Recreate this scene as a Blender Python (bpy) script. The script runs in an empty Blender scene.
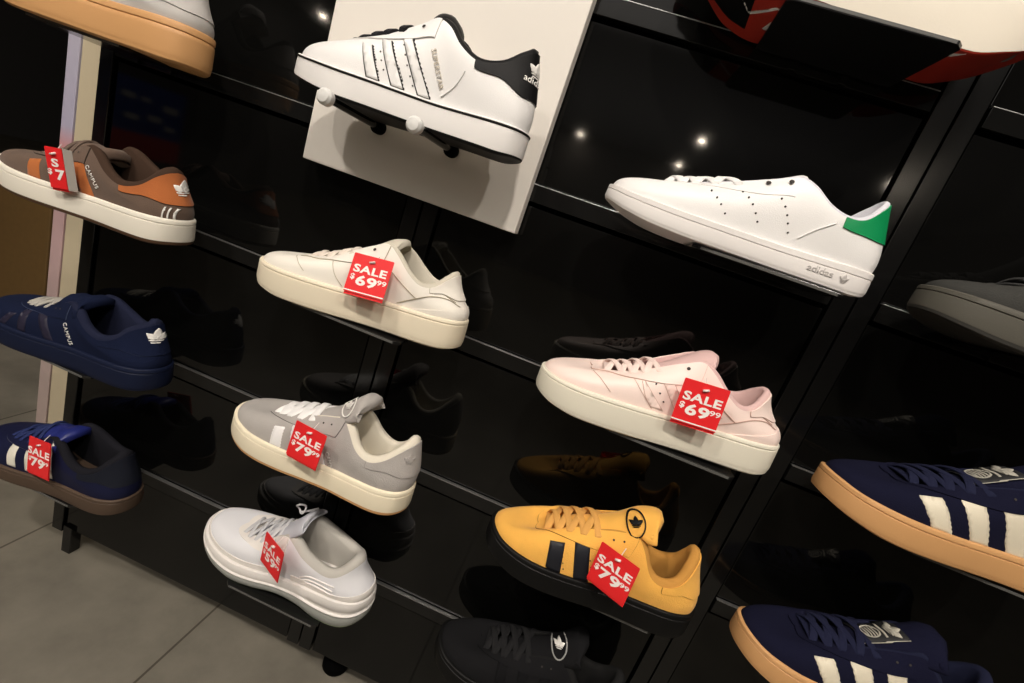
import bpy, bmesh, math, random
import numpy as np
from mathutils import Vector, Matrix
from mathutils.bvhtree import BVHTree
from mathutils.geometry import delaunay_2d_cdt
random.seed(4)
sc = bpy.context.scene
C = sc.collection
V = Vector

# ------------------------------------------------------------------ materials
def mat(name, col, rough=.6, bump=None, spec=.5, metal=0, coat=0, var=0, sheen=0, trans=0, emis=0):
    m = bpy.data.materials.new(name); m.use_nodes = True
    nt = m.node_tree; b = nt.nodes['Principled BSDF']
    b.inputs['Base Color'].default_value = (*col, 1)
    b.inputs['Roughness'].default_value = rough
    b.inputs['Metallic'].default_value = metal
    b.inputs['Specular IOR Level'].default_value = spec
    b.inputs['Coat Weight'].default_value = coat
    b.inputs['Coat Roughness'].default_value = .05
    b.inputs['Sheen Weight'].default_value = sheen
    b.inputs['Transmission Weight'].default_value = trans
    if emis:
        b.inputs['Emission Color'].default_value = (*col, 1); b.inputs['Emission Strength'].default_value = emis
    tc = nt.nodes.new('ShaderNodeTexCoord')
    if var:
        n = nt.nodes.new('ShaderNodeTexNoise'); n.inputs['Scale'].default_value = 45; n.inputs['Detail'].default_value = 6
        nt.links.new(tc.outputs['Object'], n.inputs['Vector'])
        mx = nt.nodes.new('ShaderNodeMix'); mx.data_type = 'RGBA'
        mx.inputs[6].default_value = (*[c*(1-var) for c in col], 1); mx.inputs[7].default_value = (*[min(1, c*(1+var)) for c in col], 1)
        nt.links.new(n.outputs['Fac'], mx.inputs[0]); nt.links.new(mx.outputs[2], b.inputs['Base Color'])
    if bump:
        kind, scale, st = bump
        if kind == 'noise':
            n = nt.nodes.new('ShaderNodeTexNoise'); n.inputs['Detail'].default_value = 4; o = n.outputs['Fac']
        elif kind == 'vor':
            n = nt.nodes.new('ShaderNodeTexVoronoi'); o = n.outputs['Distance']
        else:
            n = nt.nodes.new('ShaderNodeTexWave'); o = n.outputs['Fac']
        n.inputs['Scale'].default_value = scale
        nt.links.new(tc.outputs['Object'], n.inputs['Vector'])
        bp = nt.nodes.new('ShaderNodeBump'); bp.inputs['Strength'].default_value = st; bp.inputs['Distance'].default_value = .001
        nt.links.new(o, bp.inputs['Height']); nt.links.new(bp.outputs['Normal'], b.inputs['Normal'])
    return m

def leather(n, c, r=.42): return mat(n, c, r if max(c) > .1 else .5, ('vor', 900, .12), spec=.45 if max(c) > .1 else .2)
def suede(n, c): return mat(n, c, .95, ('noise', 700, .5), spec=.15 if max(c) > .1 else .08, var=.12, sheen=.12 if max(c) > .1 else .0)
def rubber(n, c, r=.5): return mat(n, c, r, ('noise', 500, .08), spec=.4 if max(c) > .1 else .18)
def fabric(n, c): return mat(n, c, .9, ('noise', 1500, .4), spec=.2)

M = {}
M['panel'] = mat('black_gloss_acrylic', (.0032, .0032, .003), .05, spec=.33)
M['rail'] = mat('black_gloss_rail', (.006, .006, .0058), .10, spec=.36)
M['lip'] = mat('dark_metal_lip', (.42, .42, .42), .35, metal=.9)
M['post'] = mat('black_upright', (.005, .005, .005), .16, spec=.45)
M['gap'] = mat('black_gap', (.001, .001, .001), .9, spec=.05)
M['plate'] = mat('dark_clear_acrylic', (.008, .008, .008), .18, spec=.6)
M['edge'] = mat('polished_acrylic_edge', (.10, .10, .095), .3)
M['board'] = mat('cream_board', (.80, .76, .70), .6, ('noise', 300, .03))
M['red'] = mat('red_card', (.80, .018, .022), .45)
M['redback'] = mat('grey_card_back', (.35, .32, .29), .7)
M['ink'] = mat('white_ink', (.92, .88, .84), .6)
M['fast'] = mat('clear_plastic', (.85, .75, .72), .25)
M['dark'] = mat('dark_hole', (.03, .025, .022), .8)

# ------------------------------------------------------------------ object helpers
def link(name, me, m=None, parent=None, smooth=True):
    o = bpy.data.objects.new(name, me); C.objects.link(o)
    if m: me.materials.append(m)
    if smooth and len(me.polygons): me.polygons.foreach_set('use_smooth', [True]*len(me.polygons))
    if parent: o.parent = parent
    return o
def tag(o, label=None, cat=None, group=None, kind=None):
    for k, v in (('label', label), ('category', cat), ('group', group), ('kind', kind)):
        if v: o[k] = v
    return o
def empty(name, loc=(0, 0, 0), rot=(0, 0, 0)):
    o = bpy.data.objects.new(name, None); C.objects.link(o); o.location = loc; o.rotation_euler = rot; o.empty_display_size = .02
    return o
class MB:
    def __init__(s): s.v = []; s.f = []
    def add(s, vs, fs):
        k = len(s.v); s.v += [tuple(p) for p in vs]; s.f += [tuple(i+k for i in f) for f in fs]
    def box(s, a, b):
        x0, y0, z0 = a; x1, y1, z1 = b
        s.add([(x0,y0,z0),(x1,y0,z0),(x1,y1,z0),(x0,y1,z0),(x0,y0,z1),(x1,y0,z1),(x1,y1,z1),(x0,y1,z1)],
              [(0,3,2,1),(4,5,6,7),(0,1,5,4),(1,2,6,5),(2,3,7,6),(3,0,4,7)])
    def grid(s, rows, closed_u=False, closed_v=False, cap=False):
        n = len(rows); m = len(rows[0]); k = len(s.v)
        for r in rows: s.v += [tuple(p) for p in r]
        for i in range(n if closed_v else n-1):
            for j in range(m if closed_u else m-1):
                a = k+i*m+j; b = k+i*m+(j+1) % m; c = k+((i+1) % n)*m+(j+1) % m; d = k+((i+1) % n)*m+j
                s.f.append((a, b, c, d))
        if cap:
            s.f.append(tuple(k+j for j in range(m))[::-1]); s.f.append(tuple(k+(n-1)*m+j for j in range(m)))
    def tube(s, path, r, n=10, cap=True, flat=1, up=V((0, 0, 1))):
        path = [V(p) for p in path]; rows = []
        for i, p in enumerate(path):
            t = (path[min(i+1, len(path)-1)]-path[max(i-1, 0)]).normalized()
            a = t.cross(up)
            if a.length < 1e-4: a = t.cross(V((1, 0, 0)))
            a.normalize(); b = a.cross(t)
            rr = r[i] if isinstance(r, (list, tuple)) else r
            rows.append([p+a*rr*math.cos(2*math.pi*j/n)+b*rr*flat*math.sin(2*math.pi*j/n) for j in range(n)])
        s.grid(rows, closed_u=True, cap=cap)
    def build(s, name, m, parent=None, smooth=False, bevel=0, auto=False):
        me = bpy.data.meshes.new(name); me.from_pydata(s.v, [], s.f)
        bm = bmesh.new(); bm.from_mesh(me); bmesh.ops.recalc_face_normals(bm, faces=bm.faces); bm.to_mesh(me); bm.free()
        o = link(name, me, m, parent, smooth)
        if bevel:
            md = o.modifiers.new('bevel', 'BEVEL'); md.width = bevel; md.segments = 2; md.limit_method = 'ANGLE'
        if auto and smooth: me.set_sharp_from_angle(angle=math.radians(38))
        return o

def pchip(xs, ys):
    xs = np.array(xs, float); ys = np.array(ys, float)
    h = np.diff(xs); d = np.diff(ys)/h; n = len(xs); m = np.zeros(n)
    for i in range(1, n-1):
        if d[i-1]*d[i] > 0:
            w1 = 2*h[i]+h[i-1]; w2 = h[i]+2*h[i-1]; m[i] = (w1+w2)/(w1/d[i-1]+w2/d[i])
    m[0] = d[0]; m[-1] = d[-1]
    def f(x):
        x = min(max(x, xs[0]), xs[-1]); i = min(max(int(np.searchsorted(xs, x))-1, 0), n-2)
        t = (x-xs[i])/h[i]
        return float((2*t**3-3*t**2+1)*ys[i]+(t**3-2*t**2+t)*h[i]*m[i]+(-2*t**3+3*t**2)*ys[i+1]+(t**3-t**2)*h[i]*m[i+1])
    return f
def crspline(xs, ys):
    xs = np.array(xs, float); ys = np.array(ys, float); n = len(xs)
    m = np.gradient(ys, xs); m[0] = 0; 
    def f(x):
        x = min(max(x, xs[0]), xs[-1]); i = min(max(int(np.searchsorted(xs, x))-1, 0), n-2); h = xs[i+1]-xs[i]
        t = (x-xs[i])/h
        return float((2*t**3-3*t**2+1)*ys[i]+(t**3-2*t**2+t)*h*m[i]+(-2*t**3+3*t**2)*ys[i+1]+(t**3-t**2)*h*m[i+1])
    return f

# ------------------------------------------------------------------ flat artwork (2D polygons)
def text_polys(txt, size=1.0, sx=1.0, bold=0.0, space=1.0):
    cu = bpy.data.curves.new('t', 'FONT'); cu.body = txt; cu.size = size; cu.align_x = 'CENTER'; cu.align_y = 'CENTER'
    cu.offset = bold*size; cu.space_character = space; cu.resolution_u = 3
    o = bpy.data.objects.new('t', cu); C.objects.link(o)
    dg = bpy.context.evaluated_depsgraph_get(); me = bpy.data.meshes.new_from_object(o.evaluated_get(dg))
    vs = [(v.co.x*sx, v.co.y) for v in me.vertices]; fs = [tuple(p.vertices) for p in me.polygons]
    bpy.data.objects.remove(o); bpy.data.curves.remove(cu); bpy.data.meshes.remove(me)
    return vs, fs
def petal(cx, cy, ang, L, W, n=14):
    pts = []
    for i in range(n+1):
        t = i/n; w = W*(math.sin(math.pi*t**.8))**.8*.5; pts.append((w, t*L))
    for i in range(n-1, 0, -1):
        t = i/n; w = W*(math.sin(math.pi*t**.8))**.8*.5; pts.append((-w, t*L))
    c, s = math.cos(ang), math.sin(ang)
    return [(cx+x*c-y*s, cy+x*s+y*c) for x, y in pts]
def trefoil(size=1.0):
    P = [petal(0, -.12, a, l, w) for a, l, w in ((0, .74, .40), (.98, .66, .36), (-.98, .66, .36))]
    for k, (y, w) in enumerate(((-.10, .42), (-.235, .36), (-.37, .24))):
        P.append([(-w, y+.05), (w, y+.05), (w*.92, y-.02), (-w*.92, y-.02)])
    return [[(x*size, y*size) for x, y in p] for p in P]
def ring_polys(rx, ry, w, n=28):
    P = []
    for i in range(n):
        a, b = 2*math.pi*i/n, 2*math.pi*(i+1)/n
        P.append([(rx*math.cos(a), ry*math.sin(a)), (rx*math.cos(b), ry*math.sin(b)), ((rx-w)*math.cos(b), (ry-w)*math.sin(b)), ((rx-w)*math.cos(a), (ry-w)*math.sin(a))])
    return P
def disc(cx, cy, r, n=10): return [(cx+r*math.cos(2*math.pi*i/n), cy+r*math.sin(2*math.pi*i/n)) for i in range(n)]
def inside(p, poly):
    c = False; n = len(poly); j = n-1
    for i in range(n):
        xi, yi = poly[i]; xj, yj = poly[j]
        if (yi > p[1]) != (yj > p[1]) and p[0] < (xj-xi)*(p[1]-yi)/(yj-yi)+xi: c = not c
        j = i
    return c
def fill(polys, step):
    vs, fs = [], []
    for poly in polys:
        pts = []
        n = len(poly)
        for i in range(n):
            a, b = poly[i], poly[(i+1) % n]; k = max(1, int(math.dist(a, b)/step))
            for q in range(k): pts.append((a[0]+(b[0]-a[0])*q/k, a[1]+(b[1]-a[1])*q/k))
        nb = len(pts); edges = [(i, (i+1) % nb) for i in range(nb)]
        xs = [p[0] for p in pts]; ys = [p[1] for p in pts]
        x = min(xs)+step*.5
        while x < max(xs):
            y = min(ys)+step*.5
            while y < max(ys):
                if inside((x, y), poly) and min(math.dist((x, y), p) for p in pts) > step*.45: pts.append((x, y))
                y += step
            x += step
        r = delaunay_2d_cdt([V(p) for p in pts], edges, [], 0, 1e-7)
        ov, of = r[0], r[2]; k = len(vs)
        vs += [(v.x, v.y) for v in ov]
        for f in of:
            c = (sum(ov[i].x for i in f)/len(f), sum(ov[i].y for i in f)/len(f))
            if inside(c, poly): fs.append(tuple(i+k for i in f))
    return vs, fs

# ------------------------------------------------------------------ the shoe
NEAR = [(0,0),(.006,.10),(.035,.22),(.09,.32),(.18,.395),(.28,.415),(.40,.395),(.52,.35),(.64,.315),(.76,.31),(.87,.295),(.95,.23),(.988,.125),(1,0)]
FAR  = [(0,0),(.006,.10),(.035,.20),(.09,.29),(.18,.37),(.28,.40),(.38,.375),(.50,.30),(.62,.27),(.75,.28),(.87,.28),(.95,.22),(.988,.12),(1,0)]
NU = 64
# u, x, y, z, a, c, bx, by, bz    (metres, for a shoe 0.285 long; z measured above the shelf)
UP = [(0,   .080, 0,    .057, .015, .002, -.045, 0,    -.002),
      (.06, .081, .011, .058, .015, .002, -.040, .008, -.003),
      (.14, .090, .018, .061, .016, .002, -.026, .014, -.005),
      (.24, .104, .020, .067, .018, .001, -.012, .019, -.009),
      (.36, .130, .021, .077, .020, .000, -.003, .018, -.013),
      (.48, .157, .022, .088, .024, .000, 0,     .015, -.020),
      (.56, .176, .025, .094, .026, .000, 0,     .010, -.024),
      (.62, .188, .029, .087, .024, .000, 0,     .007, -.020),
      (.70, .206, .033, .073, .018, .001, 0,     .004, -.015),
      (.78, .225, .033, .066, .014, .002, 0,     .003, -.012),
      (.86, .244, .028, .073, .014, .003, .001,  .003, -.016),
      (.93, .258, .018, .088, .018, .005, .005,  .002, -.026),
      (.97, .264, .009, .095, .020, .006, .008,  .001, -.032),
      (1,   .266, 0,    .097, .020, .006, .009,  0,    -.032)]
def shape(**kw):
    """returns an edit of the opening line: u -> (x, z) replacements"""
    def f(t):
        for r in t:
            k = 'u%d' % round(r[0]*100)
            if k in kw: r[1], r[3] = kw[k]
    return f
class Shoe:
    def __init__(s, label, pos, yaw=0, pitch=0, roll=0, L=.285, W=1.0, H=1.0, zb=None, zt=None, up=None, edit=None, name='sneaker', group='display sneakers'):
        s.k = L/.285; s.L = L; s.W = W*s.k
        s.root = empty(name, pos, (roll, pitch, yaw)); tag(s.root, label, 'shoe', group)
        s.zb = pchip(*zip(*(zb or [(0,.012),(.08,.006),(.2,.001),(.3,0),(.9,0),(1,.003)])))
        s.zt = pchip(*zip(*(zt or [(0,.034),(.1,.030),(.3,.027),(.6,.028),(1,.032)])))
        tab = [list(r) for r in (up or UP)]
        for r in tab:
            for j in (1, 3, 4, 6, 8): r[j] *= s.k
            r[3] *= H; r[4] *= H
            for j in (2, 5, 7): r[j] *= s.W
        if edit: edit(tab)
        us = [r[0] for r in tab]; s.tf = [crspline(us, [r[j] for r in tab]) for j in range(1, 9)]
        s.out = {}; s.farz = 0
        for side, pts in ((-1, NEAR), (1, FAR)):
            P = [(x*s.L, y*.12*s.W) for x, y in pts]
            # extend past the ends so that the curve is round there
            Q = [(P[1][0], -P[1][1])]+P+[(P[-2][0], -P[-2][1])]
            den = []
            for i in range(1, len(Q)-2):
                p0, p1, p2, p3 = [np.array(Q[j]) for j in (i-1, i, i+1, i+2)]
                for q in range(20):
                    t = q/20; den.append(.5*((2*p1)+(-p0+p2)*t+(2*p0-5*p1+4*p2-p3)*t*t+(-p0+3*p1-3*p2+p3)*t**3))
            den.append(np.array(P[-1])); den = np.array(den)
            d = np.concatenate([[0], np.cumsum(np.linalg.norm(np.diff(den, axis=0), axis=1))]); d /= d[-1]
            s.out[side] = (d, den[:, 0], den[:, 1]*side)
        s.parts = {}
    def op(s, side, u, inset=0):          # outline point, inset along the inward normal
        d, X, Y = s.out[side]; e = .004
        x, y = np.interp(u, d, X), np.interp(u, d, Y)
        u0, u1 = max(u-e, 0), min(u+e, 1)
        tx, ty = np.interp(u1, d, X)-np.interp(u0, d, X), np.interp(u1, d, Y)-np.interp(u0, d, Y)
        n = math.hypot(tx, ty); tx /= n; ty /= n
        nx, ny = (ty, -tx) if side == -1 else (-ty, tx)
        if u <= .0001: nx, ny = -1, 0
        if u >= .9999: nx, ny = 1, 0
        return x-nx*inset, y-ny*inset, nx, ny
    def sm(s, u):      # smoothed normals of outline
        return u
    def loop(s):       # t in [0,2)
        return [i/NU for i in range(2*NU)]
    def su(s, t):
        t %= 2
        return (-1, t) if t <= 1 else (1, 2-t)
    def zf(s, x, f):
        q = min(max(x/s.L, 0), 1); a = s.zb(q); b = s.zt(q); return a+(b-a)*f
    def sole(s, name, m, prof, capb=False, capt=False, parent=None):
        """prof: list of (fraction of the sole height, inset, extra z)"""
        mb = MB(); rows = []
        for f, ins, dz in prof:
            r = []
            for t in s.loop():
                side, u = s.su(t); x, y, nx, ny = s.op(side, u, ins); x0 = s.op(side, u)[0]
                r.append((x, y, s.zf(x0, f)+dz))
            rows.append(r)
        mb.grid(rows, closed_u=True)
        n = 2*NU
        for cap, base in ((capb, 0), (capt, (len(rows)-1)*n)):
            if cap:
                for i in range(NU):
                    a, b = i, i+1; c, d = (n-i-1) % n, (n-i) % n
                    mb.f.append((base+a, base+b, base+c, base+d) if d != a else (base+a, base+b, base+c))
        mb.f = [f for f in ([tuple(dict.fromkeys(g)) for g in mb.f]) if len(f) > 2]
        return mb.build(name, m, parent or s.root, smooth=True, auto=True)
    def S(s, t, v):
        side, u = s.su(t)
        x1, y1, z1, a, c, bx, by, bz = [f(u) for f in s.tf]
        if side == 1 and s.farz and .5 < u < .95: z1 += s.farz*math.sin(math.pi*(u-.5)/.45)
        if u < 1e-6 or u > 1-1e-6: y1 = 0; by = 0
        px, py, nx, ny = s.op(side, u, s.ins); pz = s.zf(px, 1)-.003
        P0 = V((px, py, pz)); B1 = P0+V((nx*c, ny*c, a)); P1 = V((x1, side*y1, z1)); B2 = P1+V((bx, side*by, bz))
        w = 1-v
        return P0*w**3+B1*3*w*w*v+B2*3*w*v*v+P1*v**3
    def N(s, t, v):
        e = .004; a = s.S(t+e, v)-s.S(t-e, v); v0, v1 = max(v-.03, 0), min(v+.03, 1); b = s.S(t, v1)-s.S(t, v0)
        n = a.cross(b)
        if n.length < 1e-12: return V((0, 0, 1))
        n.normalize(); return n
    def upper(s, m, ins=.0045, nv=18):
        s.ins = ins; mb = MB(); rows = [[s.S(t, j/nv) for t in s.loop()] for j in range(nv+1)]
        mb.grid(rows, closed_u=True); o = mb.build('upper', m, s.root, smooth=True)
        s.bvh = BVHTree.FromPolygons([V(v) for v in mb.v], mb.f); s.upobj = o
        s.bvh_all = s.bvh
        # outward check for N
        q = s.S(.4, .4); s.sg = 1 if s.N(.4, .4).y < 0 else -1
        return o
    def lining(s, m, r0=.0015, r1=.0045, uc=.56, insole=None, zi=.020):
        mb = MB(); rows = [[] for _ in range(8)]
        for t in s.loop():
            side, u = s.su(t); P = s.S(t, 1); k = min(max((u-uc+.06)/.12, 0), 1); r = r0+(r1-r0)*k
            e = .01; tg = s.S(t+e, 1)-s.S(t-e, 1); inn = V((-tg.y, tg.x, 0)); 
            if inn.length < 1e-9: inn = V((1 if u < .5 else -1, 0, 0))
            inn.normalize(); cen = V((s.L*.55, 0, 0)); 
            if u > .3 and inn.dot(cen-P) < 0: inn = -inn
            if u <= .3 and inn.dot(V((s.L*.4, 0, 0))-P) < 0 and u < .02: inn = -inn
            if u <= .3 and u >= .02 and inn.y*(-side) < 0: inn = -inn
            for j in range(5):
                a = math.pi*j/4; rows[j].append(P+inn*r*(1-math.cos(a))+V((0, 0, r*math.sin(a))))
            x, y, nx, ny = s.op(side, u, .013); zI = zi+.004
            Q = V((x, y, zI)); A = rows[4][-1]
            rows[5].append(A.lerp(Q, .25)+V((0, 0, -.004*k))); rows[6].append(A.lerp(Q, .6)); rows[7].append(Q)
        mb.grid(rows, closed_u=True); n = 2*NU
        o = mb.build('collar_lining', m, s.root, smooth=True)
        b2 = MB(); rr = rows[7]; b2.v = [tuple(p) for p in rr]
        for i in range(NU):
            f = tuple(dict.fromkeys((i, i+1, (n-i-1) % n, (n-i) % n)))
            if len(f) > 2: b2.f.append(f)
        b2.build('insole', insole or m, s.root, smooth=True)
        return o
    def patch(s, name, m, t0, t1, v0, v1, off=.0009, nt=None, nv=8, parent=None):
        """overlay between two v limits (functions of t) that follows the upper"""
        nt = nt or max(4, int(abs(t1-t0)*60)); f0 = v0 if callable(v0) else (lambda t: v0); f1 = v1 if callable(v1) else (lambda t: v1)
        top = []; 
        for j in range(nv+1):
            r = []
            for i in range(nt+1):
                t = t0+(t1-t0)*i/nt; v = f0(t)+(f1(t)-f0(t))*j/nv
                r.append(s.S(t, v)+s.N(t, v)*s.sg*off)
            top.append(r)
        mb = MB(); mb.grid(top)
        # skirt down to the surface
        ring = top[0]+[r[-1] for r in top[1:]]+top[-1][::-1][1:]+[r[0] for r in top[::-1]][1:-1]
        params = [(i/nt, 0) for i in range(nt+1)]+[(1, j/nv) for j in range(1, nv+1)]+[(i/nt, 1) for i in range(nt-1, -1, -1)]+[(0, j/nv) for j in range(nv-1, 0, -1)]
        low = []
        for a, b in params:
            t = t0+(t1-t0)*a; v = f0(t)+(f1(t)-f0(t))*b; low.append(s.S(t, v)-s.N(t, v)*s.sg*.0004)
        mb.grid([low, ring], closed_u=True)
        o = mb.build(name, m, parent or s.root, smooth=True, auto=True); return o
    def project(s, name, m, art, O, ex, ey, d, off=.0006, parent=None, bvh=None, skirt=True, th=.0012):
        vs, fs = art; O, ex, ey, d = V(O), V(ex), V(ey), V(d).normalized(); bvh = bvh or s.bvh
        P = []; ok = []
        for x, y in vs:
            o = O+ex*x+ey*y-d*.25; h = bvh.ray_cast(o, d)
            if h[0] is None: P.append(O); ok.append(False)
            else:
                n = h[1] if h[1].dot(d) < 0 else -h[1]; P.append(h[0]+n*off); ok.append(True)
        fs = [f for f in fs if all(ok[i] for i in f)]
        if not fs: return None
        me = bpy.data.meshes.new(name); me.from_pydata([tuple(p) for p in P], [], fs)
        bm = bmesh.new(); bm.from_mesh(me)
        bmesh.ops.delete(bm, geom=[v for v in bm.verts if not v.link_faces], context='VERTS')
        for f in bm.faces:
            if f.normal.dot(d) > 0: f.normal_flip()
        bm.to_mesh(me); bm.free()
        ob = link(name, me, m, parent or s.root, True)
        if skirt:
            md = ob.modifiers.new('thickness', 'SOLIDIFY'); md.thickness = th; md.offset = -1
        return ob
    def side_art(s, name, m, polys, step=.004, off=.0008, parent=None, bvh=None):
        return s.project(name, m, fill(polys, step), (0, 0, 0), (1, 0, 0), (0, 0, 1), (0, 1, 0), off, parent, bvh)
    def side_mark(s, name, m, art, x, z, rot=0, off=.0014, parent=None, d=(0, 1, 0), bvh=None, th=.0006):
        d = V(d).normalized(); ex = V((0, 0, 1)).cross(d)*-1; ex.normalize(); 
        ey = ex.cross(d)*1.0
        if ey.z < 0: ey = -ey
        c, q = math.cos(rot), math.sin(rot)
        return s.project(name, m, art, (x, 0, z), ex*c+ey*q, ey*c-ex*q, d, off, parent, bvh, th=th)
    def tongue(s, m, path, yk=9, n=18, name='tongue'):
        """path: (x, z, half width, half thickness)"""
        path = [[a*s.k for a in p] for p in path]
        ts = list(range(len(path))); fx = [crspline(ts, [p[j] for p in path]) for j in range(4)]
        K = 26; rows = []; s.tpath = []
        for i in range(K+1):
            t = i/K*(len(path)-1); x, z, w, h = [f(t) for f in fx]
            x2, z2 = fx[0](t+.05), fx[1](t+.05); x1, z1 = fx[0](t-.05), fx[1](t-.05)
            tx, tz = x2-x1, z2-z1; l = math.hypot(tx, tz); nx, nz = -tz/l, tx/l
            sc_ = 1 if i < K-2 else (.86 if i == K-2 else .6 if i == K-1 else .15)
            s.tpath.append((x, z, w, h, nx, nz)); r = []
            for j in range(n):
                a = 2*math.pi*j/n; cy = math.copysign(abs(math.cos(a))**.7, math.cos(a)); cz = math.copysign(abs(math.sin(a))**.8, math.sin(a))
                y = w*cy*(1 if sc_ == 1 else .8+.2*sc_); hh = h*cz*(sc_ if sc_ < 1 else 1)-yk*y*y
                r.append((x+nx*hh, y, z+nz*hh))
            rows.append(r)
        mb = MB(); mb.grid(rows, closed_u=True, cap=True); o = mb.build(name, m, s.root, smooth=True)
        s.tbvh = BVHTree.FromPolygons([V(v) for v in mb.v], mb.f); return o
    def tz(s, x):
        b = min(s.tpath, key=lambda p: abs(p[0]-x)); return b[1]+b[3]
    def laces(s, m, us, v=.86, w=.0036, th=.0011, cross=True, lift=.002, name='laces', bar=False):
        mb = MB(); E = []
        for u in us:
            a = s.S(u, v)+s.N(u, v)*s.sg*.0012; b = s.S(2-u, v)+s.N(2-u, v)*s.sg*.0012; E.append((a, b))
        def band(a, b, extra=0):
            path = []; K = 14
            zc = max(s.tz((a.x+b.x)/2), max(a.z, b.z))+lift+extra
            for i in range(K+1):
                q = i/K; y = a.y+(b.y-a.y)*q; x = a.x+(b.x-a.x)*q; ze = a.z+(b.z-a.z)*q
                k = 1-abs(2*q-1)**2.4; path.append(V((x, y, ze+(zc-ze)*k)))
            path = [path[0]+V((0, 0, -.002))]+path+[path[-1]+V((0, 0, -.002))]
            rows = []
            for i, p in enumerate(path):
                t = (path[min(i+1, len(path)-1)]-path[max(i-1, 0)]).normalized()
                fw = V((1, 0, .25)); fw = (fw-t*fw.dot(t)).normalized(); nn = t.cross(fw).normalized()
                rows.append([p+fw*w*cx+nn*th*cz for cx, cz in ((-1, -.4), (-1, .4), (-.7, 1), (0, 1.15), (.7, 1), (1, .4), (1, -.4), (.7, -1), (-.7, -1))])
            mb.grid(rows, closed_u=True, cap=True)
        for i in range(len(E)):
            if bar: band(E[i][0], E[i][1])
            elif i == 0: band(E[0][0], E[0][1])
            if cross and i+1 < len(E):
                band(E[i][0], E[i+1][1], .0006); band(E[i][1], E[i+1][0], .0022)
        return mb.build(name, m, s.root, smooth=True, auto=True)
    def eyelets(s, m, us, v=.80, r=.0021, name='eyelets'):
        mb = MB()
        for u in us:
            for t in (u, 2-u):
                if len(us) == 1 and mb.v: mb.build(name, m, s.root, smooth=True); mb = MB()
                p = s.S(t, v); n = s.N(t, v)*s.sg; a = n.orthogonal().normalized(); b = n.cross(a)
                p = p+n*.0024; k = 10
                mb.add([p+n*.0003]+[p+a*r*math.cos(2*math.pi*i/k)+b*r*math.sin(2*math.pi*i/k) for i in range(k)], [(0, i+1, (i+1) % k+1) for i in range(k)])
            if len(us) == 1: o = mb.build(name, m, s.root, smooth=True); mb = MB()
        return mb.build(name, m, s.root, smooth=True) if mb.v else o
    def seam(s, name, m, pts, r=.0005, parent=None, off=.0006, d=(0, 1, 0)):
        """raised or sunk stitch line through side-view points"""
        xs = []; 
        fs = [crspline(range(len(pts)), [p[j] for p in pts]) for j in range(2)]; K = 10*(len(pts)-1); path = []
        for i in range(K+1):
            t = i/10; o = V((fs[0](t), -.3, fs[1](t))); h = s.bvh.ray_cast(o, V(d))
            if h[0] is not None:
                n = h[1] if h[1].y < 0 else -h[1]; path.append(h[0]+n*off)
        if len(path) < 3: return None
        mb = MB(); mb.tube(path, r, n=6); return mb.build(name, m, parent or s.root, smooth=True)

def stripe3(xt, zt_, xb, zb_, w, gap, n=3, lean=0, zig=0):
    """n slanted bars in side view: first bar's top-left x, bottom-left x; returns polygons"""
    P = []
    for i in range(n):
        dx = i*(w+gap); zt1 = zt_+lean*dx; zb1 = zb_
        P.append([(xb+dx, zb1), (xb+dx+w, zb1), (xt+dx+w, zt1+lean*w), (xt+dx, zt1)])
    return P

# cup sole profiles ------------------------------------------------
def cup(s, mids, outs, fo=.16, lip=True, groove=True, bottom=None, f_line=.80):
    out = s.sole('outsole', outs, [(0, .010, .0006), (0, .004, 0), (fo*.35, .0012, 0), (fo, .0006, 0), (fo, .003, 0)], capb=True)
    prof = [(fo, .003, 0), (fo, .0004, 0), (fo+.08, 0, 0), (f_line-.12, .0003, 0)]
    if groove: prof += [(f_line-.03, .0005, 0), (f_line, .0016, 0), (f_line+.03, .0004, 0)]
    prof += [(.955, .0006, 0), (.985, .0014, 0), (1, .003, 0), (.99, .007, 0), (.9, .016, 0)]
    mid = s.sole('midsole', mids, prof, capt=True)
    return mid, out

# ------------------------------------------------------------------ camera
cam_d = bpy.data.cameras.new('camera'); cam_d.sensor_width = 36; cam_d.lens = 455/1024*36; cam_d.clip_start = .02
cam = bpy.data.objects.new('camera', cam_d); C.objects.link(cam)
RM = ((0.9255948, -0.32686281, 0.19087947), (0.361045, 0.9138323, -0.18589522), (-0.11366959, 0.24097972, 0.96385061))
ax = [V((r[0], r[2], -r[1])).normalized() for r in RM]
cam.matrix_world = Matrix.Translation((0, -.61203, .87228)) @ Matrix((ax[0], -ax[1], -ax[2])).transposed().to_4x4()
sc.camera = cam
PITCH = .225
def row(n): return (5.12-n)*PITCH

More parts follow.
